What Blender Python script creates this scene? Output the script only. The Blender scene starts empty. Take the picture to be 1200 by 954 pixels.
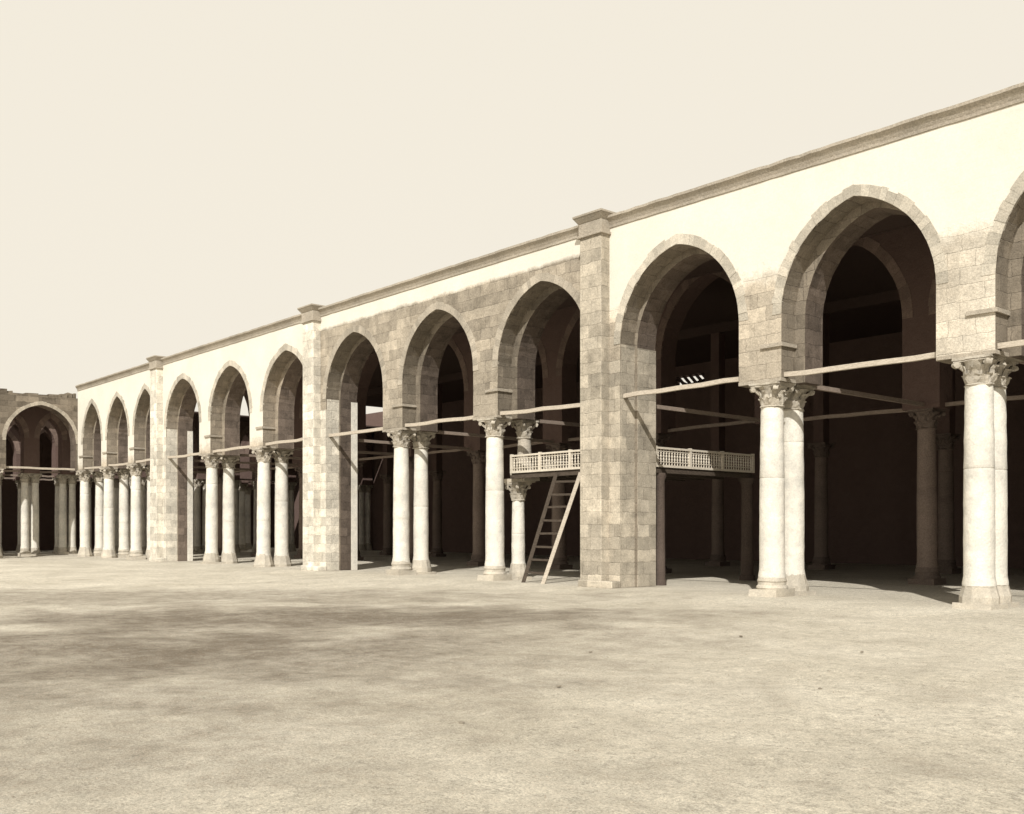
import bpy, math, random
import numpy as np
from mathutils import Vector, Matrix, noise
random.seed(7)
S = bpy.context.scene
COL = S.collection
PI = math.pi

# ------------------------------------------------------------------ materials
class NB:
    def __init__(s, name):
        s.m = bpy.data.materials.new(name); s.m.use_nodes = True
        s.t = s.m.node_tree; s.p = s.t.nodes['Principled BSDF']
        s.p.inputs['Roughness'].default_value = .95
        s.p.inputs['Specular IOR Level'].default_value = .08
    def n(s, typ, ins=None, **kw):
        o = s.t.nodes.new(typ)
        for k, v in kw.items(): setattr(o, k, v)
        for k, v in (ins or {}).items():
            if hasattr(v, 'is_output'): s.t.links.new(v, o.inputs[k])
            else: o.inputs[k].default_value = v
        return o
    def math(s, op, a, b=0.0, clamp=False):
        o = s.n('ShaderNodeMath', {0: a, 1: b}, operation=op); o.use_clamp = clamp
        return o.outputs[0]
    def mix(s, f, a, b, blend='MIX'):
        o = s.n('ShaderNodeMix', data_type='RGBA', blend_type=blend)
        for k, v in ((0, f), (6, a), (7, b)):
            if hasattr(v, 'is_output'): s.t.links.new(v, o.inputs[k])
            else: o.inputs[k].default_value = v
        return o.outputs[2]
    def ramp(s, f, a, b, ca, cb):
        o = s.n('ShaderNodeValToRGB', {0: f})
        e = o.color_ramp.elements
        e[0].position = a; e[1].position = b; e[0].color = g(ca); e[1].color = g(cb)
        return o.outputs[0]
    def noise(s, vec, scale, detail=4, rough=.6):
        return s.n('ShaderNodeTexNoise', {'Vector': vec, 'Scale': scale, 'Detail': detail, 'Roughness': rough}).outputs[0]
def g(c):
    return (c, c, c, 1) if not isinstance(c, tuple) else (c if len(c) == 4 else c + (1,))

def masonry(name, c1, c2, mortar=(.22, .19, .153), plaster=False, brick=True, tint=False, bw=.52, rh=.31, grain=.55, pl_col=(.74, .70, .615), lightx=False, vary=.75, soft=False):
    b = NB(name)
    obj = b.n('ShaderNodeTexCoord').outputs['Object']
    uv = b.n('ShaderNodeTexCoord').outputs['UV']
    big = b.noise(obj, .55, 5, .65)
    mid = b.noise(obj, 3.5, 6, .7)
    fine = b.noise(obj, 30, 4, .85)
    height = mid
    if brick:
        d = b.n('ShaderNodeTexNoise', {'Vector': uv, 'Scale': 2.6, 'Detail': 5, 'Roughness': .65}).outputs[1]
        off = b.n('ShaderNodeVectorMath', {0: d, 1: (.5, .5, .5)}, operation='SUBTRACT').outputs[0]
        off = b.n('ShaderNodeVectorMath', {0: off, 'Scale': .12}, operation='SCALE').outputs[0]
        v = b.n('ShaderNodeVectorMath', {0: uv, 1: off}, operation='ADD').outputs[0]
        br = b.n('ShaderNodeTexBrick', {'Vector': v, 'Color1': g(c1), 'Color2': g(c2), 'Mortar': g(mortar), 'Scale': 1.0,
              'Mortar Size': .009, 'Mortar Smooth': .9, 'Bias': -.1, 'Brick Width': bw, 'Row Height': rh})
        br.offset = .43; br.squash = 1.35; br.squash_frequency = 3
        col = br.outputs[0]; fac = br.outputs[1]
        col = b.mix(b.ramp(mid, .40, .60, 0, .9), col, g(tuple((p + q) / 2 for p, q in zip(c1, c2))))
        br2 = b.n('ShaderNodeTexBrick', {'Vector': v, 'Color1': g(.66), 'Color2': g(1.3), 'Mortar': g(1.), 'Scale': 1.0,
              'Mortar Size': .0, 'Bias': .1, 'Brick Width': bw * 2.2, 'Row Height': rh})
        br2.offset = .37
        col = b.mix(vary, col, br2.outputs[0], 'MULTIPLY')
        height = b.math('SUBTRACT', b.math('MULTIPLY', mid, .8), b.math('MULTIPLY', fac, .3))
    else:
        col = b.mix(b.ramp(mid, .35, .65, 0, 1), g(c1), g(c2))
    if tint:
        a = b.n('ShaderNodeAttribute', attribute_name='tint').outputs[0]
        col = b.mix(1., col, a, 'MULTIPLY')
    if not soft:
        col = b.mix(1., col, b.ramp(big, .3, .7, .74, 1.16), 'MULTIPLY')
        col = b.mix(1., col, b.ramp(mid, .3, .72, .70, 1.18), 'MULTIPLY')
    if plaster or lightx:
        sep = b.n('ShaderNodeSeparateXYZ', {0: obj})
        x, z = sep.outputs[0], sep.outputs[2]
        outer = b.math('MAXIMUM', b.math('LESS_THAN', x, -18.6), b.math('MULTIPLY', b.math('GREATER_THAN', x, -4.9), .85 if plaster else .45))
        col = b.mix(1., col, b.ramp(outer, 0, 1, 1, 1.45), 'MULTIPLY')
    if plaster:     # stone blends to a paler tone towards the near right end
        far = b.ramp(b.math('ADD', b.math('MULTIPLY', x, .1), b.math('MULTIPLY', b.math('SUBTRACT', big, .5), .3)), .28, .5, 0, .6)
        col = b.mix(far, col, g((.66, .615, .53)))
    col = b.mix(grain, col, b.ramp(fine, .3, .7, .38, 1.55), 'MULTIPLY')
    if plaster:
        T = b.math('ADD', 6.6, b.math('MULTIPLY', b.math('LESS_THAN', x, -4.9), 1.78))
        T = b.math('SUBTRACT', T, b.math('MULTIPLY', b.math('LESS_THAN', x, -18.6), 3.7))
        midf = b.math('MULTIPLY', b.math('LESS_THAN', x, -4.9), b.math('GREATER_THAN', x, -18.6))
        amp = b.math('SUBTRACT', 1.3, b.math('MULTIPLY', midf, 1.0))
        zz = b.math('ADD', z, b.math('MULTIPLY', b.math('SUBTRACT', b.noise(obj, 1.4, 6, .75), .5), amp))
        m = b.math('MULTIPLY', b.math('SUBTRACT', zz, T), b.math('ADD', 2.2, b.math('MULTIPLY', midf, 6.)), True)
        pc = b.mix(b.ramp(b.noise(obj, .7, 5, .7), .35, .7, 0, 1), g(tuple(k * .88 for k in pl_col)), g(pl_col))
        pc = b.mix(.2, pc, b.ramp(fine, .3, .7, .42, 1.5), 'MULTIPLY')
        col = b.mix(m, col, pc)
        height = b.math('MULTIPLY', height, b.math('SUBTRACT', 1.1, m))
    b.t.links.new(col, b.p.inputs['Base Color'])
    bp = b.n('ShaderNodeBump', {'Height': height, 'Strength': .6, 'Distance': .05})
    if plaster: fine = b.math('MULTIPLY', fine, b.math('SUBTRACT', 1.2, m))
    bp2 = b.n('ShaderNodeBump', {'Height': fine, 'Strength': .45, 'Distance': .014, 'Normal': bp.outputs[0]})
    b.t.links.new(bp2.outputs[0], b.p.inputs['Normal'])
    return b.m

ST1 = (.42, .37, .30); ST2 = (.325, .283, .225)
M_front = masonry('ashlar_plaster', ST1, ST2, plaster=True)
M_soff = masonry('soffit_ashlar_shaded', (.25, .215, .17), (.16, .136, .107), mortar=(.11, .092, .074), lightx=True, bw=.42, rh=.3)  # ashlar darkened so its colour carries the soffit shade
M_soffI = masonry('inner_order_ashlar_shaded', (.165, .132, .108), (.105, .084, .069), mortar=(.075, .06, .05), lightx=True, bw=.42, rh=.3)  # darker still: shade of the inner reveal put into the stone colour
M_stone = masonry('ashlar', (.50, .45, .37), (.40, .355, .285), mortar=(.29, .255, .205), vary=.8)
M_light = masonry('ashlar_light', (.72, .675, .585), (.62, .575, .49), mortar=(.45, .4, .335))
M_inner = masonry('inner_masonry_shaded', (.155, .108, .093), (.14, .097, .084), brick=False, soft=True, grain=.3)  # flat dark tone carries the hall's shadow in the colour
M_wing = masonry('weathered_ashlar', (.25, .213, .168), (.15, .126, .098), bw=.5, rh=.3, vary=1., mortar=(.11, .092, .073))
M_ring = masonry('voussoir_stone', (.48, .43, .355), (.41, .365, .3), brick=False, tint=True)
M_ringL = masonry('voussoir_limewashed', (.6, .555, .47), (.5, .455, .38), brick=False, tint=True)
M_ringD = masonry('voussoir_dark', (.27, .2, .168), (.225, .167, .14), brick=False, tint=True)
M_corn = masonry('cornice_stone', (.5, .45, .375), (.34, .3, .245), brick=False, grain=.6)
M_col = masonry('column_marble', (.84, .81, .735), (.72, .68, .6), brick=False, grain=.28)
M_colG = masonry('column_dark', (.31, .245, .207), (.225, .177, .15), brick=False)  # darker shaft tone for the inner rows
M_colM = masonry('column_grey_marble', (.55, .5, .43), (.43, .385, .32), brick=False)
M_cap = masonry('capital_stone', (.6, .55, .47), (.38, .34, .275), brick=False, grain=.5)
M_base = masonry('base_stone', (.62, .57, .485), (.48, .435, .36), brick=False, grain=.4)
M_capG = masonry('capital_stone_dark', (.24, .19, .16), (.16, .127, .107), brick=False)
M_post = masonry('dark_post', (.13, .1, .083), (.09, .07, .058), brick=False)
M_rock = masonry('loose_stone', (.40, .355, .285), (.28, .245, .195), brick=False)

def wood(name, c1, c2):
    b = NB(name)
    obj = b.n('ShaderNodeTexCoord').outputs['Object']
    mp = b.n('ShaderNodeMapping', {'Vector': obj, 'Scale': (3, 3, 14)}).outputs[0]
    a = b.noise(mp, 3, 5, .7)
    col = b.mix(b.ramp(a, .35, .65, 0, 1), g(c1), g(c2))
    col = b.mix(.4, col, b.ramp(b.noise(obj, 40, 3, .8), .3, .7, .5, 1.4), 'MULTIPLY')
    b.t.links.new(col, b.p.inputs['Base Color'])
    bp = b.n('ShaderNodeBump', {'Height': a, 'Strength': .4, 'Distance': .01})
    b.t.links.new(bp.outputs[0], b.p.inputs['Normal'])
    return b.m
M_wood = wood('weathered_timber', (.56, .5, .42), (.4, .35, .285))
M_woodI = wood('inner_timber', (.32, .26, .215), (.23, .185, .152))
M_wood2 = wood('old_ladder_wood', (.1, .08, .063), (.06, .048, .038))
M_rail = wood('balustrade_wood', (.66, .605, .515), (.52, .47, .39))
M_woodD = wood('dark_timber', (.1, .072, .062), (.088, .063, .055))

b = NB('courtyard_earth')
obj = b.n('ShaderNodeTexCoord').outputs['Object']
dark_patch = b.n('ShaderNodeAttribute', attribute_name='dark_patch').outputs['Fac']
n1 = b.noise(obj, .35, 6, .65); n2 = b.noise(obj, 1.1, 12, .82); n3 = b.noise(obj, 12, 6, .9); n4 = b.noise(obj, 60, 3, .9); n5 = b.noise(obj, 4.5, 8, .85)
dry = b.mix(b.ramp(n1, .35, .65, 0, 1), g((.52, .476, .39)), g((.65, .603, .508)))
dm = b.math('ADD', dark_patch, b.math('MULTIPLY', b.math('SUBTRACT', n2, .5), 1.8))
dm = b.math('ADD', dm, b.math('MULTIPLY', b.math('SUBTRACT', n5, .5), 1.5))
dm = b.math('ADD', dm, b.math('MULTIPLY', b.math('SUBTRACT', n3, .5), 1.6))
dm = b.ramp(dm, .12, 1.1, 0, 1)
col = b.mix(dm, dry, g((.185, .155, .12)))
col = b.mix(.8, col, b.ramp(n5, .32, .64, .72, 1.15), 'MULTIPLY')
col = b.mix(.75, col, b.ramp(n3, .36, .6, .48, 1.22), 'MULTIPLY')
col = b.mix(.7, col, b.ramp(n4, .32, .68, .42, 1.45), 'MULTIPLY')
b.t.links.new(col, b.p.inputs['Base Color'])
bp = b.n('ShaderNodeBump', {'Height': b.math('ADD', b.math('MULTIPLY', n5, .8), b.math('MULTIPLY', n3, .35)), 'Strength': .7, 'Distance': .06})
b.t.links.new(bp.outputs[0], b.p.inputs['Normal'])
M_ground = b.m

# ------------------------------------------------------------------ mesh builder
class MB:
    def __init__(s): s.v = []; s.f = []; s.uv = []; s.t = []; s.tint = 1.
    def face(s, pts, uvs=None):
        i = len(s.v); pts = [Vector(p) for p in pts]
        s.v += pts; s.f.append(list(range(i, i + len(pts)))); s.t.append(s.tint)
        if uvs is None:
            nrm = (pts[1] - pts[0]).cross(pts[2] - pts[0]) if len(pts) > 2 else Vector((0, 0, 1))
            a = [abs(c) for c in nrm]
            if a[0] >= a[1] and a[0] >= a[2]: uvs = [(p.y, p.z) for p in pts]
            elif a[1] >= a[2]: uvs = [(p.x, p.z) for p in pts]
            else: uvs = [(p.x, p.y) for p in pts]
        s.uv.append(uvs)
    def hexa(s, c):
        for q in ((3, 2, 1, 0), (4, 5, 6, 7), (0, 1, 5, 4), (1, 2, 6, 5), (2, 3, 7, 6), (3, 0, 4, 7)):
            s.face([c[k] for k in q])
    def box(s, x0, x1, y0, y1, z0, z1, j=0):
        c = [(x0, y0, z0), (x1, y0, z0), (x1, y1, z0), (x0, y1, z0), (x0, y0, z1), (x1, y0, z1), (x1, y1, z1), (x0, y1, z1)]
        if j: c = [tuple(k + random.uniform(-j, j) for k in p) for p in c]
        s.hexa(c)
    def bar(s, p0, p1, w, h, up=(0, 0, 1)):
        p0 = Vector(p0); p1 = Vector(p1); d = (p1 - p0).normalized()
        a = d.cross(Vector(up)).normalized() * w / 2; bb = a.cross(d).normalized() * h / 2
        c = [p0 - a - bb, p0 + a - bb, p1 + a - bb, p1 - a - bb, p0 - a + bb, p0 + a + bb, p1 + a + bb, p1 - a + bb]
        s.hexa(c)
    def lathe(s, prof, seg=24, c=(0, 0, 0), caps=True):
        cx, cy, cz = c
        R = [[(cx + r * math.cos(2 * PI * k / seg), cy + r * math.sin(2 * PI * k / seg), cz + z) for k in range(seg)] for r, z in prof]
        for i in range(len(prof) - 1):
            for k in range(seg):
                k2 = (k + 1) % seg
                s.face([R[i][k], R[i][k2], R[i + 1][k2], R[i + 1][k]])
        if caps:
            s.face(R[-1]); s.face(R[0][::-1])
    def mesh(s, name, mat, smooth=False):
        me = bpy.data.meshes.new(name)
        me.from_pydata([tuple(p) for p in s.v], [], s.f)
        u = me.uv_layers.new(name='UVMap')
        flat = [c for f in s.uv for p in f for c in p]
        u.data.foreach_set('uv', flat)
        at = me.color_attributes.new('tint', 'FLOAT_COLOR', 'CORNER')
        tt = []
        for f, t in zip(s.f, s.t): tt += [t, t, t, 1.] * len(f)
        at.data.foreach_set('color', tt)
        me.materials.append(mat)
        if smooth:
            import bmesh
            bm = bmesh.new(); bm.from_mesh(me); bmesh.ops.remove_doubles(bm, verts=bm.verts, dist=1e-4)
            bm.to_mesh(me); bm.free()
            me.polygons.foreach_set('use_smooth', [True] * len(me.polygons))
            try: me.set_sharp_from_angle(angle=math.radians(38))
            except Exception: pass
        return me
    def build(s, name, mat, parent=None, smooth=False, bevel=0, loc=None):
        o = bpy.data.objects.new(name, s.mesh(name, mat, smooth)); COL.objects.link(o)
        o.parent = parent
        if loc: o.location = loc
        if bevel: addbev(o, bevel)
        return o
def addbev(o, w):
    import bmesh
    bm = bmesh.new(); bm.from_mesh(o.data); bmesh.ops.remove_doubles(bm, verts=bm.verts, dist=1e-4); bm.to_mesh(o.data); bm.free()
    m = o.modifiers.new('bevel', 'BEVEL'); m.width = w; m.segments = 2; m.limit_method = 'ANGLE'
def thing(name, label, cat, loc=(0, 0, 0), rz=0, group=None):
    o = bpy.data.objects.new(name, None); COL.objects.link(o); o.location = loc; o.rotation_euler = (0, 0, rz)
    o['label'] = label; o['category'] = cat
    if group: o['group'] = group
    return o

# ------------------------------------------------------------------ ground
def axis(lo, hi, fl, fh, st):
    a = list(np.arange(fl, fh, st)); d = st; x = fl
    left = []
    while x > lo: d *= 1.35; x -= d; left.append(x)
    x = a[-1]; d = st; right = []
    while x < hi: d *= 1.35; x += d; right.append(x)
    return left[::-1] + a + right
XA = axis(-700, 700, -22, 16, .16); YA = axis(-700, 700, -18.5, 1, .16)
CAMP = Vector((12.56, -18.53, 1.42)); RX, RY = .661, .750
vs = []; dark_patchv = []
def sst(a, b_, x):
    t = max(0, min(1, (x - a) / (b_ - a))); return t * t * (3 - 2 * t)
for y in YA:
    for x in XA:
        near = 1 if (-60 < x < 30 and -25 < y < 22) else 0
        z = 0
        if near:
            z = .05 * noise.fractal(Vector((x * .28, y * .28, 3)), 1., 2., 4) + .016 * noise.fractal(Vector((x * 2.2, y * 2.2, 1)), 1., 2., 3)
            k = sst(-2.2, -.6, y)
            z = (z - .055) * (1 - k) + k * (-.004 + .1 * min(0, z))
        else: z = -.03
        vs.append((x, y, z))
        X = RX * (x - CAMP.x) + RY * (y - CAMP.y); Z = -RY * (x - CAMP.x) + RX * (y - CAMP.y)
        w = noise.fractal(Vector((X * .7, Z * .7, 9)), 1., 2., 7)
        e1 = math.hypot((X + 4.2) / 6.4, (Z - 12.5) / 6.0)
        e2 = math.hypot((X + 3.2) / 7.4, (Z - 17.0) / 3.0)
        e3 = math.hypot((X + 7) / 11, (Z - 22) / 4.0)
        e4 = math.hypot((X + 2.8) / 3.8, (Z - 7.2) / 3.0)
        e5 = math.hypot((X - .6) / 4.2, (Z - 14.0) / 3.4)
        v = max(.85 * (1 - sst(.0, 1.5, e1 + w * .35)), .88 * (1 - sst(.2, 1.5, e2 + w * .35)), .55 * (1 - sst(.3, 1.3, e3 + w * .3)), .42 * (1 - sst(.2, 1.4, e4 + w * .4)), .45 * (1 - sst(.1, 1.5, e5 + w * .4)))
        v = max(v, .2 * sst(.05, .6, w + .2) * sst(-9, -3, -X))
        dark_patchv.append(v)  # earth is darker in broad patches, mostly left and centre
nx = len(XA); fs = []
for j in range(len(YA) - 1):
    for i in range(nx - 1):
        a = j * nx + i; fs.append((a, a + 1, a + nx + 1, a + nx))
me = bpy.data.meshes.new('ground'); me.from_pydata(vs, [], fs); me.materials.append(M_ground)
at = me.attributes.new('dark_patch', 'FLOAT', 'POINT'); at.data.foreach_set('value', dark_patchv)
me.polygons.foreach_set('use_smooth', [True] * len(fs))
gr = bpy.data.objects.new('ground', me); COL.objects.link(gr); gr['kind'] = 'structure'

# ------------------------------------------------------------------ arch maths
class Arch:
    def __init__(s, xl, xr, spring, rise):
        s.cx = (xl + xr) / 2; s.a = (xr - xl) / 2; s.sp = spring
        s.c = (rise ** 2 - s.a ** 2) / (2 * s.a); s.R = s.a + s.c
    def p(s, t, off=0, side=-1):
        R = s.R + off; ta = math.acos(-s.c / R); th = PI - t * (PI - ta)
        x = s.c + R * math.cos(th)
        return (s.cx - side * x if side > 0 else s.cx + x, s.sp + R * math.sin(th))
def arcade_wall(sup, y0, y1, top, spring, rise, capz, back=True):
    """sup: (xl, xr, kind) sorted; returns wall, soffit, arches"""
    P = []; arches = []
    for i, (xa, xb, k) in enumerate(sup):
        zb = 0 if k == 'p' else capz
        P += [(xa, zb), (xb, zb)]
        if i < len(sup) - 1:
            A = Arch(xb, sup[i + 1][0], spring, rise); arches.append(A)
            n = 22; pts = [A.p(t / n) for t in range(n + 1)] + [A.p(t / n, 0, 1) for t in range(n - 1, -1, -1)]
            jit = lambda q: (q[0] + random.uniform(-.008, .008), q[1] + random.uniform(-.006, .006))
            P += [pts[0]] + [jit(q) for q in pts[1:-1]] + [pts[-1]]
    mb = MB(); ms = MB(); s = 0
    for k in range(len(P) - 1):
        (xa, za), (xb, zb) = P[k], P[k + 1]
        if abs(xb - xa) > 1e-4:
            mb.face([(xa, y0, za), (xb, y0, zb), (xb, y0, top), (xa, y0, top)])
            if back: mb.face([(xb, y1, zb), (xa, y1, za), (xa, y1, top), (xb, y1, top)])
            mb.face([(xa, y0, top), (xb, y0, top), (xb, y1, top), (xa, y1, top)])
        l = math.hypot(xb - xa, zb - za)
        if abs(xb - xa) < 1e-4: ua, ub = za, zb; s = zb
        else: ua, ub = s, s + l; s += l
        ms.face([(xa, y0, za), (xa, y1, za), (xb, y1, zb), (xb, y0, zb)], [(y0, ua), (y1, ua), (y1, ub), (y0, ub)])
    for (xe, ze), fl in ((P[0], 0), (P[-1], 1)):
        q = [(xe, y0, ze), (xe, y0, top), (xe, y1, top), (xe, y1, ze)]
        mb.face(q[::-1] if fl else q)
    return mb, ms, arches
def ring(A, yf, w=.23, proud=.01, blk=.17):
    mb = MB()
    n = max(6, int(A.R * (PI - math.acos(-A.c / A.R)) / blk))
    for side in (-1, 1):
        ts = [0.] + [(i + random.uniform(-.25, .25)) / n for i in range(1, n)] + [1.]
        for i in range(n):
            mb.tint = random.uniform(.8, 1.12)
            t0, t1 = ts[i] + .0005, ts[i + 1] - (.0005 if i < n - 1 else 0)
            ww = w + random.uniform(-.03, .02); pr = proud + random.uniform(-.004, .006)
            q = [A.p(t0, .004, side), A.p(t0, ww, side), A.p(t1, ww + random.uniform(-.01, .01), side), A.p(t1, .004, side)]
            if side > 0: q = q[::-1]
            f = [(x, yf - pr, z) for x, z in q]; k = [(x, yf + .05, z) for x, z in q]
            mb.hexa(k + f)
    return mb

# ------------------------------------------------------------------ columns
def capital_mesh(mat, h=.6, r=.235, aw=.39):
    mb = MB()
    mb.lathe([(r + .03, 0), (r + .045, .02), (r + .03, .045), (r, .05), (r + .01, .3), (r + .05, .42), (r + .1, h - .09)], 24)
    def leaf(ang, h0, hh, w, out):
        ca, sa = math.cos(ang), math.sin(ang)
        prof = [(r + .012, 0, 1.), (r + .03, .35, 1.05), (r + .042, .7, .95), (r + .045 + out * .5, .95, .7), (r + .045 + out * .8, .93, .45), (r + .04 + out * .8, .82, .2)]
        rows = []
        for rr, t, ws in prof:
            row = []
            for u in (-1, -.5, 0, .5, 1):
                q = (rr + (.018 if u == 0 else (.006 if abs(u) < 1 else -.012)))
                x = q; y = u * w * ws / 2; row.append((x * ca - y * sa, x * sa + y * ca, h0 + hh * t))
            rows.append(row)
        for i in range(len(rows) - 1):
            for k in range(4): mb.face([rows[i][k], rows[i][k + 1], rows[i + 1][k + 1], rows[i + 1][k]])
        for i in range(len(rows) - 1):
            for k in (0, 4):
                a_, b_ = rows[i][k], rows[i + 1][k]
                s_ = .9
                mb.face([a_, b_, (b_[0] * s_, b_[1] * s_, b_[2]), (a_[0] * s_, a_[1] * s_, a_[2])])
    for k in range(8): leaf(k * PI / 4 + PI / 8, .05, .2, .19, .06)
    for k in range(8): leaf(k * PI / 4, .06, .36, .19, .08)
    for k in range(4):
        a = PI / 4 + k * PI / 2
        rr = r + .2
        c = Vector((rr * math.cos(a), rr * math.sin(a), h - .155)); tz = Vector((-math.sin(a), math.cos(a), 0)); ro = Vector((math.cos(a), math.sin(a), 0))
        pts = []
        for i in range(10):
            th = 2 * PI * i / 10; pts.append(c + ro * .065 * math.cos(th) + Vector((0, 0, .065 * math.sin(th))))
        A1 = [p + tz * .05 for p in pts]; B1 = [p - tz * .05 for p in pts]
        mb.face(A1); mb.face(B1[::-1])
        for i in range(10): mb.face([A1[i], B1[i], B1[(i + 1) % 10], A1[(i + 1) % 10]])
        mb.bar(Vector((r * math.cos(a), r * math.sin(a), h - .3)), c + Vector((0, 0, .03)), .07, .06)
    out = []
    for k in range(4):
        for u in np.linspace(-1, 1, 7)[:-1]:
            d = aw - .07 * (1 - u * u); t = u * (aw - .03)
            if u == -1: d = aw - .03
            a = k * PI / 2
            out.append((d * math.cos(a) - t * math.sin(a), d * math.sin(a) + t * math.cos(a)))
    for s0, z0, z1 in ((.94, h - .095, h - .055), (1., h - .055, h)):
        bo = [(x * s0, y * s0, z0) for x, y in out]; to = [(x * s0, y * s0, z1) for x, y in out]
        mb.face(bo[::-1]); mb.face(to)
        for i in range(len(out)):
            j = (i + 1) % len(out); mb.face([bo[i], bo[j], to[j], to[i]])
    for i, v_ in enumerate(mb.v):       # worn carving
        d = noise.noise_vector(v_ * 6) * .045 + noise.noise_vector(v_ * 15) * .02; mb.v[i] = v_ + Vector((d.x, d.y, d.z * .5 if v_.z < h - .01 else 0))
    return mb.mesh('capital', mat)
def base_mesh(mat, r=.265, pw=.35, v=0):
    mb = MB()
    if v == 0:
        mb.box(-pw, pw, -pw, pw, -.08, .15, .018)
        mb.lathe([(r + .06, .145), (r + .075, .18), (r + .06, .22), (r + .03, .24), (r + .03, .3), (r + .045, .33), (r + .035, .37), (r + .01, .45)], 28)
    elif v == 1:
        mb.box(-pw, pw, -pw, pw, -.08, .08, .02)
        mb.lathe([(r + .08, .07), (r + .075, .2), (r + .03, .36), (r + .01, .45)], 12)
    else:
        mb.lathe([(r + .12, -.08), (r + .13, .08), (r + .1, .17), (r + .03, .42), (r + .01, .5)], 10)
    for i, v_ in enumerate(mb.v):
        d = noise.noise_vector(v_ * 5 + Vector((v, 0, 0))) * .02; mb.v[i] = v_ + Vector((d.x, d.y, d.z * .5))
    return mb.mesh('base', mat)
def shaft_mesh(h0, h1, r0, r1, mat, seed):
    rnd = random.Random(seed); mb = MB(); prof = []; n = 22
    joints = sorted(rnd.uniform(.2, .85) for _ in range(rnd.choice((1, 2))))
    for i in range(n + 1):
        t = i / n; r = r0 + (r1 - r0) * t + .012 * math.sin(PI * t)
        prof.append((r + rnd.uniform(-.004, .004), h0 + (h1 - h0) * t))
    for jt in joints:
        z = h0 + (h1 - h0) * jt; r = r0 + (r1 - r0) * jt + .012 * math.sin(PI * jt)
        prof += [(r, z - .012), (r - .006, z), (r, z + .012)]
    prof.sort(key=lambda q: q[1])
    prof[0] = (r0 + .025, h0); prof.insert(1, (r0 + .025, h0 + .05)); prof.sort(key=lambda q: q[1])
    mb.lathe(prof, 28)
    return mb.mesh('column', mat, True)
CAP_L = capital_mesh(M_cap); CAP_D = capital_mesh(M_capG)
BAS = [base_mesh(M_base, v=0), base_mesh(M_base, v=1), base_mesh(M_base, v=2)]; BAS_D = [base_mesh(M_capG, v=0)]
_sh = {}
def column(parent, x, y, h=4.56, dark=False, z0=0, rs=1., v=None, mat=None):
    vi = v if v is not None else random.randrange(4)
    ch = .52
    key = (round(h, 2), dark, vi, mat)
    if key not in _sh: _sh[key] = shaft_mesh(.4, h - ch, .265 - .008 * vi, .238 - .008 * vi, mat or (M_colG if dark else M_col), vi * 17 + 3)
    o = bpy.data.objects.new('column', _sh[key]); COL.objects.link(o); o.parent = parent; o.location = (x, y, z0)
    o.rotation_euler = (random.uniform(-.005, .005), random.uniform(-.005, .005), random.choice((0, PI / 2, PI)))
    o.scale = (rs, rs, 1)
    c = bpy.data.objects.new('capital', CAP_D if dark else CAP_L); COL.objects.link(c); c.parent = o; c.location = (0, 0, h - ch); c.scale = (.93, .93, ch / .6)
    bo = bpy.data.objects.new('base', BAS_D[0] if dark else random.choice(BAS)); COL.objects.link(bo); bo.parent = o
    return o
def beams_x(parent, sup, y, z, w=.09, h=.1, mat=None):
    for i in range(len(sup) - 1):
        a = sup[i][1] - .12; c = sup[i + 1][0] + .12
        mb = MB(); n = 6; j = [random.uniform(-.018, .018) for _ in range(n + 1)]; k_ = [random.uniform(-.02, .02) for _ in range(n + 1)]
        zz = z + random.uniform(-.03, .03); tl = random.uniform(-.05, .05)
        for q in range(n):
            mb.bar((a + (c - a) * q / n, y + k_[q], zz + j[q] + tl * q / n), (a + (c - a) * (q + 1) / n + .004, y + k_[q + 1], zz + j[q + 1] + tl * (q + 1) / n), w, h)
        mb.build('tie_beam', mat or M_wood, parent)
def beam_y(parent, x, y0, y1, z, w=.09, h=.1, mat=None):
    mb = MB(); mb.bar((x, y0, z + random.uniform(-.02, .02)), (x + random.uniform(-.06, .06), y1, z + random.uniform(-.05, .03)), w, h)
    mb.build('tie_beam', mat or M_woodI, parent)

# ------------------------------------------------------------------ courtyard arcade
H = 9.12
front = thing('courtyard_arcade', 'long sunlit arcade of pointed arches on paired columns with tall buttresses along the courtyard', 'arcade')
CX = [(-43.1, 'c'), (-39.55, 'c'), (-35.9, 'c'), (-32.2, 'p'), (-27.6, 'c'), (-23., 'c'), (-18.4, 'p'), (-13.8, 'c'), (-9.2, 'c'), (-4.6, 'p'), (0, 'c'), (4.42, 'c'), (9.0, 'p'), (13.8, 'c'), (18.4, 'c'), (23, 'p')]
def edges(x, fr):
    n = x < -34
    if fr: return (x - (.48 if n else .7), x + (.3 if n else .38))
    return (x - (.4 if n else .62), x + (.46 if n else .62))
SF = [edges(x, True) + (k,) for x, k in CX]; SB = [edges(x, False) + (k,) for x, k in CX]
SF = [(a, (c + .02 if k == 'p' else c), k) for a, c, k in SF]; SB = [(a, (c - .13 if k == 'p' else c), k) for a, c, k in SB]
YF, YM, YB = -.22, .3, .98
mb, ms, ARC = arcade_wall(SF, YF, YM, H, 5.98, 2.07, 4.56, back=False)
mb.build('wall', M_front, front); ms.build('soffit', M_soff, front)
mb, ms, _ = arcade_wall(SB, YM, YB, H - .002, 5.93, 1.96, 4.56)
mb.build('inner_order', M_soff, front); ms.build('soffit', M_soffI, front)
for i, A in enumerate(ARC):
    ring(A, YF).build('arch_ring', M_ringL if A.cx < -18.4 or A.cx > -4.6 else M_ring, front)
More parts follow.
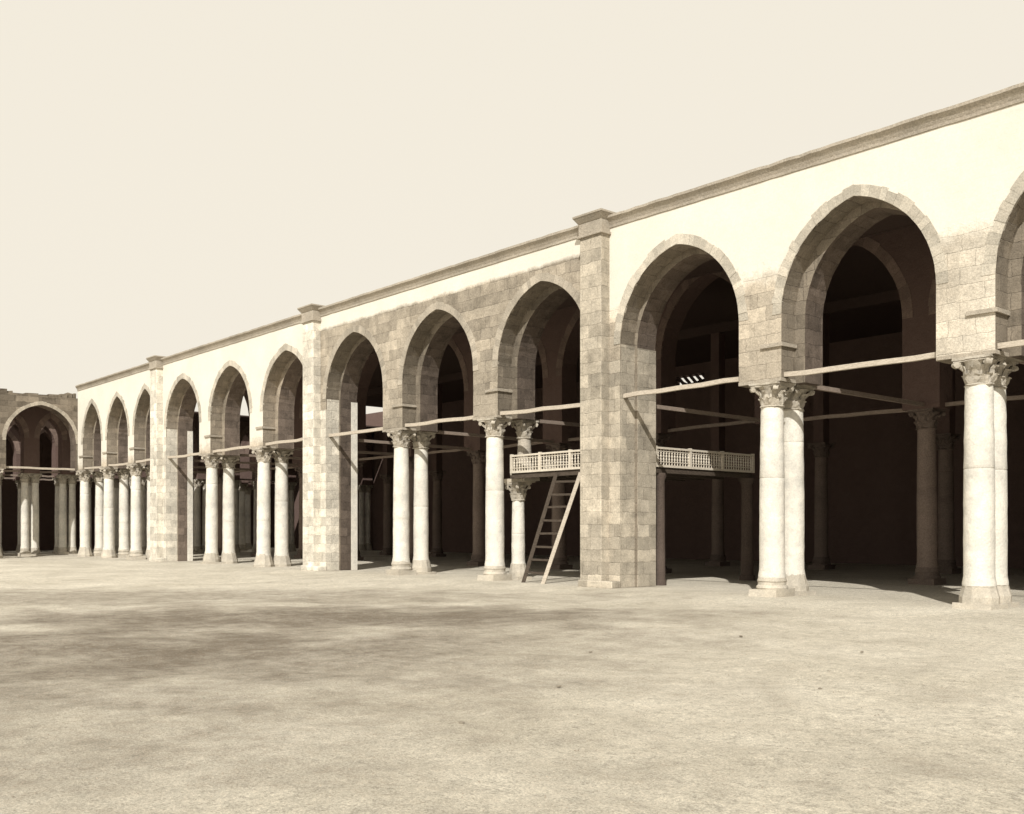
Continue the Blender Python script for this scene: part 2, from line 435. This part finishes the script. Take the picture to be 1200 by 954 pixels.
for x, k in CX:
    if k == 'c':
        if x == -9.2:
            column(front, x, 0)
            column(front, x + .06, .84, 2.78, rs=.8)
            m2 = MB(); m2.box(x - .32, x + .5, .6, 1.12, 2.782, 2.9, .01); m2.build('bearing_block', M_stone, front)
            column(front, x + .24, .92, 1.655, z0=2.905, rs=.85, mat=M_colM)
        else:
            column(front, x, 0, v=0 if x > 3 else None); column(front, x + (.0 if x < 3 else -.06), .78 if x < 3 else .66, v=0 if x > 3 else None)
# buttresses
for (x, k), (sl, sr, _), (bl, br_, _) in zip(CX, SF, SB):
    if k != 'p' or x > 20: continue
    near = -5 < x < -4
    mt = M_stone if near else M_light
    xl, xr = x - .7, x + .04
    mb = MB(); mb.box(xl, xr, YF - .3, YF + .02, -.1, H + .02)
    bt = mb.build('buttress', mt, front, bevel=.025)
    mb = MB()
    mb.box(xl - .06, xr + .06, YF - .36, YF + .1, H - .4, H - .33)
    mb.box(xl - .025, xr + .025, YF - .325, YF + .1, H - .33, H - .04)
    c0, c1 = (xl - .03, xr + .03, YF - .33), (xl - .12, xr + .12, YF - .43)
    z0, z1 = H - .04, H + .1; yb_ = YF + .25
    mb.hexa([(c0[0], c0[2], z0), (c0[1], c0[2], z0), (c0[1], yb_, z0), (c0[0], yb_, z0), (c1[0], c1[2], z1), (c1[1], c1[2], z1), (c1[1], yb_, z1), (c1[0], yb_, z1)])
    mb.box(c1[0] - .01, c1[1] + .01, c1[2] - .01, yb_ + .01, z1, z1 + .06)
    mb.build('buttress_cap', M_corn, bt, bevel=.012)
    mb = MB(); mb.box(xl - .04, sr + .03, YF - .34, YF + .015, -.1, .16, .02); mb.build('buttress_foot', mt, bt, bevel=.03)
    mb = MB(); mb.box(xr + .003, sr + .004, YF - .012, YF + .03, .162, 5.6); mb.build('pier_facing', mt, bt)
    mb = MB(); mb.box(sr - .1, sr + .01, YF + .033, YM - .003, 0, 5.97); mb.build('pier_facing', mt, bt)  # paler lining paints sunlight onto the front jamb
    if near:
        mb = MB(); mb.box(sr - .1, br_ + .012, YM + .005, YB + .012, 0, 5.93); mb.build('lit_jamb_strip', M_stone, bt)  # paler lining paints the lit inner jamb
    else:
        mb = MB(); mb.box(sr - .1, br_ + .02, YB - .24, YB + .012, 0, 5.93); mb.build('lit_jamb_strip', M_col, bt)  # near-white strip paints the sunlit back edge of the jamb
# cornice
mb = MB(); xs = np.arange(-43.6, 23.8, .25)
prof = [(-.0, -.24), (-.025, -.23), (-.03, -.17), (-.06, -.1), (-.12, -.02), (-.135, -.01), (-.135, .05), (.45, .06)]
sec = []
for x in xs:
    j = random.uniform(-.006, .006)
    ch = max(0, noise.noise(Vector((x * 2.7, 3, 5))) - .2) * .4
    sec.append([(x, YF + dy * (1 + j * 3 - ch), H + dz + (j - ch * .03 if dz > -.05 else j * .6 + ch * .05)) for dy, dz in prof])
for a, c in zip(sec[:-1], sec[1:]):
    for i in range(len(prof) - 1): mb.face([a[i + 1], c[i + 1], c[i], a[i]][::-1])
mb.build('cornice', M_corn, front)
for (x, k), (sl, sr, _) in zip(CX[:-1], SF[:-1]):
    if k == 'c':
        mb = MB(); mb.box(sr - .5, sr + .05, YF - .05, YM, 5.3, 5.38, .006); mb.build('impost_ledge', M_corn, front)
        mb = MB(); mb.box(sl + .02, sr + .02, YF - .04, YB + .03, 4.562, 4.63, .006); mb.build('bearing_block', M_corn, front)
beams_x(front, SF, -.08, 4.70)
mb = MB(); mb.box(-43.55, 23.7, YB + .003, 5.5, 9.02, 9.1); mb.box(-43.55, 23.7, 5.503, 5.6, 9.0, 9.66); mb.box(-43.55, 23.7, 5.603, 20.98, 9.58, 9.66)
mb.build('roof', M_woodD, front)

# ------------------------------------------------------------------ inner rows
def inner(name_label, y, x0, x1, step, top, spring, rise, loc=(0, 0, 0), rz=0, perp=None, pairs=False, w_=1.2, light=False, wm=None):
    t = thing('inner_arcade', name_label, 'arcade', loc, rz)
    n = int(round((x1 - x0) / step)); sup = [(x0 + i * step - w_ / 2, x0 + i * step + w_ / 2, 'c') for i in range(n + 1)]
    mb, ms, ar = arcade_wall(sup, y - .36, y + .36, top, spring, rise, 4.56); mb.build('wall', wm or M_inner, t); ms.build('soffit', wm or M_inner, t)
    for A in ar: ring(A, y - .36, .3, blk=.25).build('arch_ring', M_ringD, t)
    for a, c, k in sup:
        x = (a + c) / 2
        if pairs: column(t, x - .26, y, mat=M_col, rs=.8); column(t, x + .26, y, mat=M_col, rs=.8)
        elif light: column(t, x, y, mat=M_col, rs=.85)
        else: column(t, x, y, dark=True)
    beams_x(t, sup, y, 4.65, mat=M_woodI)
    if perp:
        for a, c, k in sup: beam_y(t, (a + c) / 2, y - perp, y - .3, 4.64)
    return t
inner('shadowed second row of stone arches and single columns behind the courtyard arcade', 7.0, -41.4, 18.4, 4.6, 9.57, 6.95, 2.45, perp=6.05, w_=1.0)
cr = thing('colonnade', 'deepest row of dim columns carrying plain timber beams in the dark hall', 'colonnade')
for i in range(14):
    x = -39.6 + 4.6 * i
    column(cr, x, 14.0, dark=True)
    mb = MB(); mb.box(x - .2, x + .2, 13.8, 14.2, 4.562, 9.2); mb.build('pillar_block', M_inner, cr)
mb = MB(); mb.box(-43.4, 23.6, 13.82, 14.18, 9.2, 9.57); mb.build('roof_beam', M_woodD, cr)
bw = thing('rear_wall', 'dark rear wall of the hall with an added slatted opening high up for a striped bright patch', 'wall')
mb = MB()
hx0, hx1, hz0, hz1 = -20.1, -18.1, 8.4, 9.1  # opening and its slats added to show a striped bright patch
mb.box(-64.5, hx0, 21, 21.6, -.1, 9.65); mb.box(hx1, 24, 21, 21.6, -.1, 9.65)
mb.box(hx0, hx1, 21, 21.6, -.1, hz0); mb.box(hx0, hx1, 21, 21.6, hz1, 9.65)
mb.box(23.72, 24.2, .99, 20.99, -.1, 9.65)
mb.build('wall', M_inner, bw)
mb = MB()
for k in range(6): mb.bar((hx0 - .2 + k * .38, 21.2, hz1 + .02), (hx0 + .5 + k * .38, 21.2, hz0 - .02), .1, .13)
mb.bar((hx0, 21.35, hz0 + .1), (hx1, 21.35, hz1 - .25), .08, .12); mb.bar((hx0, 21.35, hz1 - .1), (hx1 - .7, 21.35, hz0), .08, .1)
mb.build('bright_patch_slats', M_woodD, bw)

# ------------------------------------------------------------------ corner wing
WX = -43.62
wing = thing('corner_arcade', 'weathered grey arcade across the far left end of the courtyard with crumbling top', 'arcade', (WX, 0, 0), PI / 2)
HW = 8.5
supw = [(-16.9, -15.9, 'c'), (-12.75, -11.75, 'c'), (-8.6, -7.6, 'c'), (-4.7, -3.78, 'c'), (-.3, -.2, 'c')]
mb, ms, aw = arcade_wall(supw, 0, .9, HW, 6.05, 1.95, 4.56); mb.build('wall', M_wing, wing); ms.build('soffit', M_soffI, wing)
for A in aw: ring(A, 0, .19).build('arch_ring', M_ring, wing)
for a, c, k in supw[:-1]: column(wing, (a + c) / 2, .2, rs=.9); column(wing, (a + c) / 2, .75, rs=.9)
beams_x(wing, supw, .2, 4.68)
mb = MB()
x = -17
while x < -.3:
    l = random.uniform(.25, .7); hh = .06 + .3 * max(0, noise.noise(Vector((x * 1.1, 0, 2)))) + random.uniform(0, .12) + (.22 * random.random() if x > -1.6 else 0)
    mb.box(x, min(x + l, -.25), .02 + random.uniform(0, .1), .85, HW - .01, HW + hh, .03); x += l + .01
mb.build('parapet_stones', M_corn if False else M_wing, wing, bevel=.02)
mb = MB(); mb.box(-16.8, 21, .92, 4.4, 8.35, 8.43); mb.box(-16.8, 21, 6.4, 9.6, 8.35, 8.43); mb.box(-16.8, 21, 11.2, 20.9, 8.35, 8.43); mb.build('roof', M_woodD, wing)  # gaps left in the unseen roof to let sun onto inner columns
inner('second row of paired columns seen through the far left corner arch', 3.6, -15.6, 20, 2.0, 8.34, 6.5, 1.2, (WX, 0, 0), PI / 2, pairs=True, w_=.8)
inner('middle row of slender pale columns inside the far left corner arcade', 7.4, -15.9, 17.0, 1.7, 8.34, 6.4, 1.2, (WX, 0, 0), PI / 2, light=True, w_=.6)
inner('third row of columns far inside the left corner arcade', 12.5, -15.2, 17.0, 2.6, 8.34, 6.2, 1.5, (WX, 0, 0), PI / 2, light=True, w_=.8)
w2 = thing('end_wall', 'dark end wall deep inside the far left corner arcade', 'wall')
mb = MB(); mb.box(-65, -64.51, -17, 21.6, -.1, 8.6); mb.build('wall', M_inner, w2)

# ------------------------------------------------------------------ gallery (local origin at -9.8, .45)
gal = thing('wooden_gallery', 'raised wooden gallery with pale turned balustrade behind the nearest buttress', 'gallery', (-9.8, .45, 0))
gz = 3.03
fx0, fx1 = .82, 4.42
bx1, by0, by1 = 5.5, .6, 4.95
mb = MB()
y = 0
while y < by1:
    y2 = min(y + .24, by1)
    if y < .56: mb.box(fx0, fx1, y + .004, y2, gz - .05, gz, .003)
    else: mb.box(0, bx1, y + .004, y2, gz - .05, gz, .003)
    y += .24
mb.build('floor', M_wood2, gal)
mb = MB()
mb.box(fx0 - .03, fx1, -.04, .06, gz - .15, gz - .053)
mb.box(bx1 - .08, bx1 + .04, by0 + .1, by1, gz - .15, gz - .053); mb.box(-.04, .08, by0 + .15, by1, gz - .15, gz - .053)
mb.build('edge_beam', M_wood2, gal)
mb = MB()
for k in range(1, 7): mb.box(.09 + k * .72, .2 + k * .72, .75, by1, gz - .145, gz - .054)
mb.build('joists', M_wood2, gal)
def balustrade(p0, p1):
    p0 = Vector(p0); p1 = Vector(p1); L = (p1 - p0).length; d = (p1 - p0) / L; mb = MB()
    Z = Vector((0, 0, 1)); q_ = .86
    mb.bar(p0 + Z * .03, p1 + Z * .03, .07, .06); mb.bar(p0 + Z * .57 * q_, p1 + Z * .57 * q_, .09, .05); mb.bar(p0 + Z * .14, p1 + Z * .14, .035, .02); mb.bar(p0 + Z * .41, p1 + Z * .41, .035, .02)
    np_ = max(2, round(L / 1.35)) + 1
    for k in range(np_):
        q = p0 + d * (L * k / (np_ - 1)); mb.box(q.x - .04, q.x + .04, q.y - .04, q.y + .04, q.z + .0, q.z + .54)
    n = int(L / .11)
    for k in range(1, n):
        q = p0 + d * (L * k / n)
        mb.lathe([(r, z * q_) for r, z in [(.016, .06), (.016, .2), (.028, .24), (.014, .28), (.03, .33), (.014, .38), (.028, .42), (.016, .45), (.016, .56)]], 6, (q.x, q.y, q.z), False)
    mb.build('balustrade', M_rail, gal)
balustrade((fx0, 0, gz), (fx1 - .05, 0, gz)); balustrade((bx1, by0 + .15, gz), (bx1, by1, gz)); balustrade((0, by0 + .15, gz), (0, by1, gz))
for (x, y, r) in ((5.46, 1.0, .13), (5.42, 4.8, .18), (.15, 4.8, .18)):
    mb = MB(); mb.lathe([(r * 1.25, -.05), (r * 1.2, .12), (r, .16), (r * .93, 1.4), (r * .9, gz - .35), (r * 1.25, gz - .22), (r * 1.25, gz - .151)], 12, (x, y, 0))
    mb.build('post', M_post, gal, smooth=True)

# ------------------------------------------------------------------ ladder
lad = thing('ladder', 'old wooden ladder leaning to the right against the gallery edge, beside the near stone buttress', 'ladder', (-7.32, -.28, 0))
T = Vector((.72, .64, 2.93)); F0 = Vector((0, 0, 0))
for s_ in (-1, 1):
    mb = MB(); mb.bar(F0 + Vector((s_ * .39, 0, -.06)), T + Vector((s_ * .47, 0, 0)), .11, .1); r_ = mb.build('rail', M_wood if s_ > 0 else M_wood2, lad)  # right rail uses a paler timber than the left
    if s_ > 0: r_['label'] = 'pale right rail'
for k in range(8):
    t_ = (k + .8) / 8.4; q = F0 + (T - F0) * t_; hw = .39 + .08 * t_
    mb = MB(); mb.bar(q + Vector((-hw, 0, random.uniform(-.01, .01))), q + Vector((hw, 0, random.uniform(-.02, .02))), .05, .055); mb.build('rung', M_wood2, lad)

# ------------------------------------------------------------------ stones on the ground
def px_ground(px, py):
    Z = 1.42 * 1180 / (py - 621); X = (px - 600) / 1180 * Z
    return (CAMP.x + X * RX - Z * RY, CAMP.y + X * RY + Z * RX)
def rock(r, seed):
    import bmesh
    bm = bmesh.new(); bmesh.ops.create_icosphere(bm, subdivisions=2, radius=r)
    for v in bm.verts:
        k = 1 + .45 * noise.noise(v.co / r * 1.1 + Vector((seed, 0, 0))); v.co *= k; v.co.z *= .6
    me = bpy.data.meshes.new('stone'); bm.to_mesh(me); bm.free(); me.materials.append(M_rock); return me
rk = [rock(1, s) for s in range(5)]
for i, (px, py, r) in enumerate([(541, 841, .02), (655, 799, .02), (961, 802, .018), (868, 742, .022), (692, 760, .018), (1010, 760, .02)]):
    x, y = px_ground(px, py)
    o = bpy.data.objects.new('stone', rk[i % 5]); COL.objects.link(o); o.location = (x, y, -.045 + r * .3); o.scale = (r * 1.3, r, r); o.rotation_euler = (0, 0, i)
    o['label'] = 'small loose stone lying on the bare courtyard earth'; o['category'] = 'stone'; o['group'] = 'loose stones on the courtyard earth'
mb = MB()
for i in range(2500):
    Z = random.uniform(4.8, 24); X = random.uniform(-.55, .55) * Z
    x = CAMP.x + X * RX - Z * RY; y = CAMP.y + X * RY + Z * RX
    if y > -.8: continue
    z = .05 * noise.fractal(Vector((x * .28, y * .28, 3)), 1., 2., 4) + .016 * noise.fractal(Vector((x * 2.2, y * 2.2, 1)), 1., 2., 3)
    k = sst(-2.2, -.6, y); z = (z - .055) * (1 - k) + k * (-.004 + .1 * min(0, z))
    r = random.uniform(.003, .009) * (1 + Z * .03)
    p = [Vector((x + r * random.uniform(.7, 1.2) * math.cos(a), y + r * random.uniform(.7, 1.2) * math.sin(a), z - .002)) for a in (0, 1.26, 2.5, 3.77, 5.03)]
    t = Vector((x, y, z + r * random.uniform(.5, .9)))
    for a in range(5): mb.face([p[a], p[(a + 1) % 5], t])
o = mb.build('pebbles', M_rock); o['kind'] = 'stuff'; o['label'] = 'fine pebbles scattered over the courtyard earth'; o['category'] = 'pebbles'

# ------------------------------------------------------------------ light, sky, camera
sd = Vector((.8, -1, 1.15)).normalized()
L = bpy.data.lights.new('sun', 'SUN'); L.energy = 4.8; L.angle = math.radians(.5); L.color = (1, .965, .9)
lo = bpy.data.objects.new('sun', L); COL.objects.link(lo); lo.rotation_euler = sd.to_track_quat('Z', 'Y').to_euler()
w = bpy.data.worlds.new('World'); S.world = w; w.use_nodes = True
nt = w.node_tree; bg = nt.nodes['Background']
sk = nt.nodes.new('ShaderNodeTexSky'); sk.sky_type = 'NISHITA'; sk.sun_disc = False
sk.sun_elevation = math.asin(sd.z); sk.sun_rotation = math.atan2(sd.x, sd.y); sk.dust_density = 4
hs = nt.nodes.new('ShaderNodeHueSaturation'); hs.inputs['Saturation'].default_value = 0
mx = nt.nodes.new('ShaderNodeMix'); mx.data_type = 'RGBA'; mx.inputs[0].default_value = .93; mx.inputs[7].default_value = (9.4, 8.75, 7.5, 1)
nt.links.new(sk.outputs[0], hs.inputs['Color']); nt.links.new(hs.outputs[0], mx.inputs[6]); nt.links.new(mx.outputs[2], bg.inputs[0])
bg.inputs[1].default_value = .1
cam = bpy.data.cameras.new('camera'); co = bpy.data.objects.new('camera', cam); COL.objects.link(co)
co.location = CAMP; co.rotation_euler = (PI / 2, 0, math.atan(1180 / 1040))
cam.sensor_width = 36; cam.sensor_fit = 'HORIZONTAL'; cam.lens = 35.4; cam.shift_y = .12; cam.clip_end = 3000
S.camera = co
S.view_settings.view_transform = 'Standard'; S.view_settings.look = 'None'; S.view_settings.exposure = 0
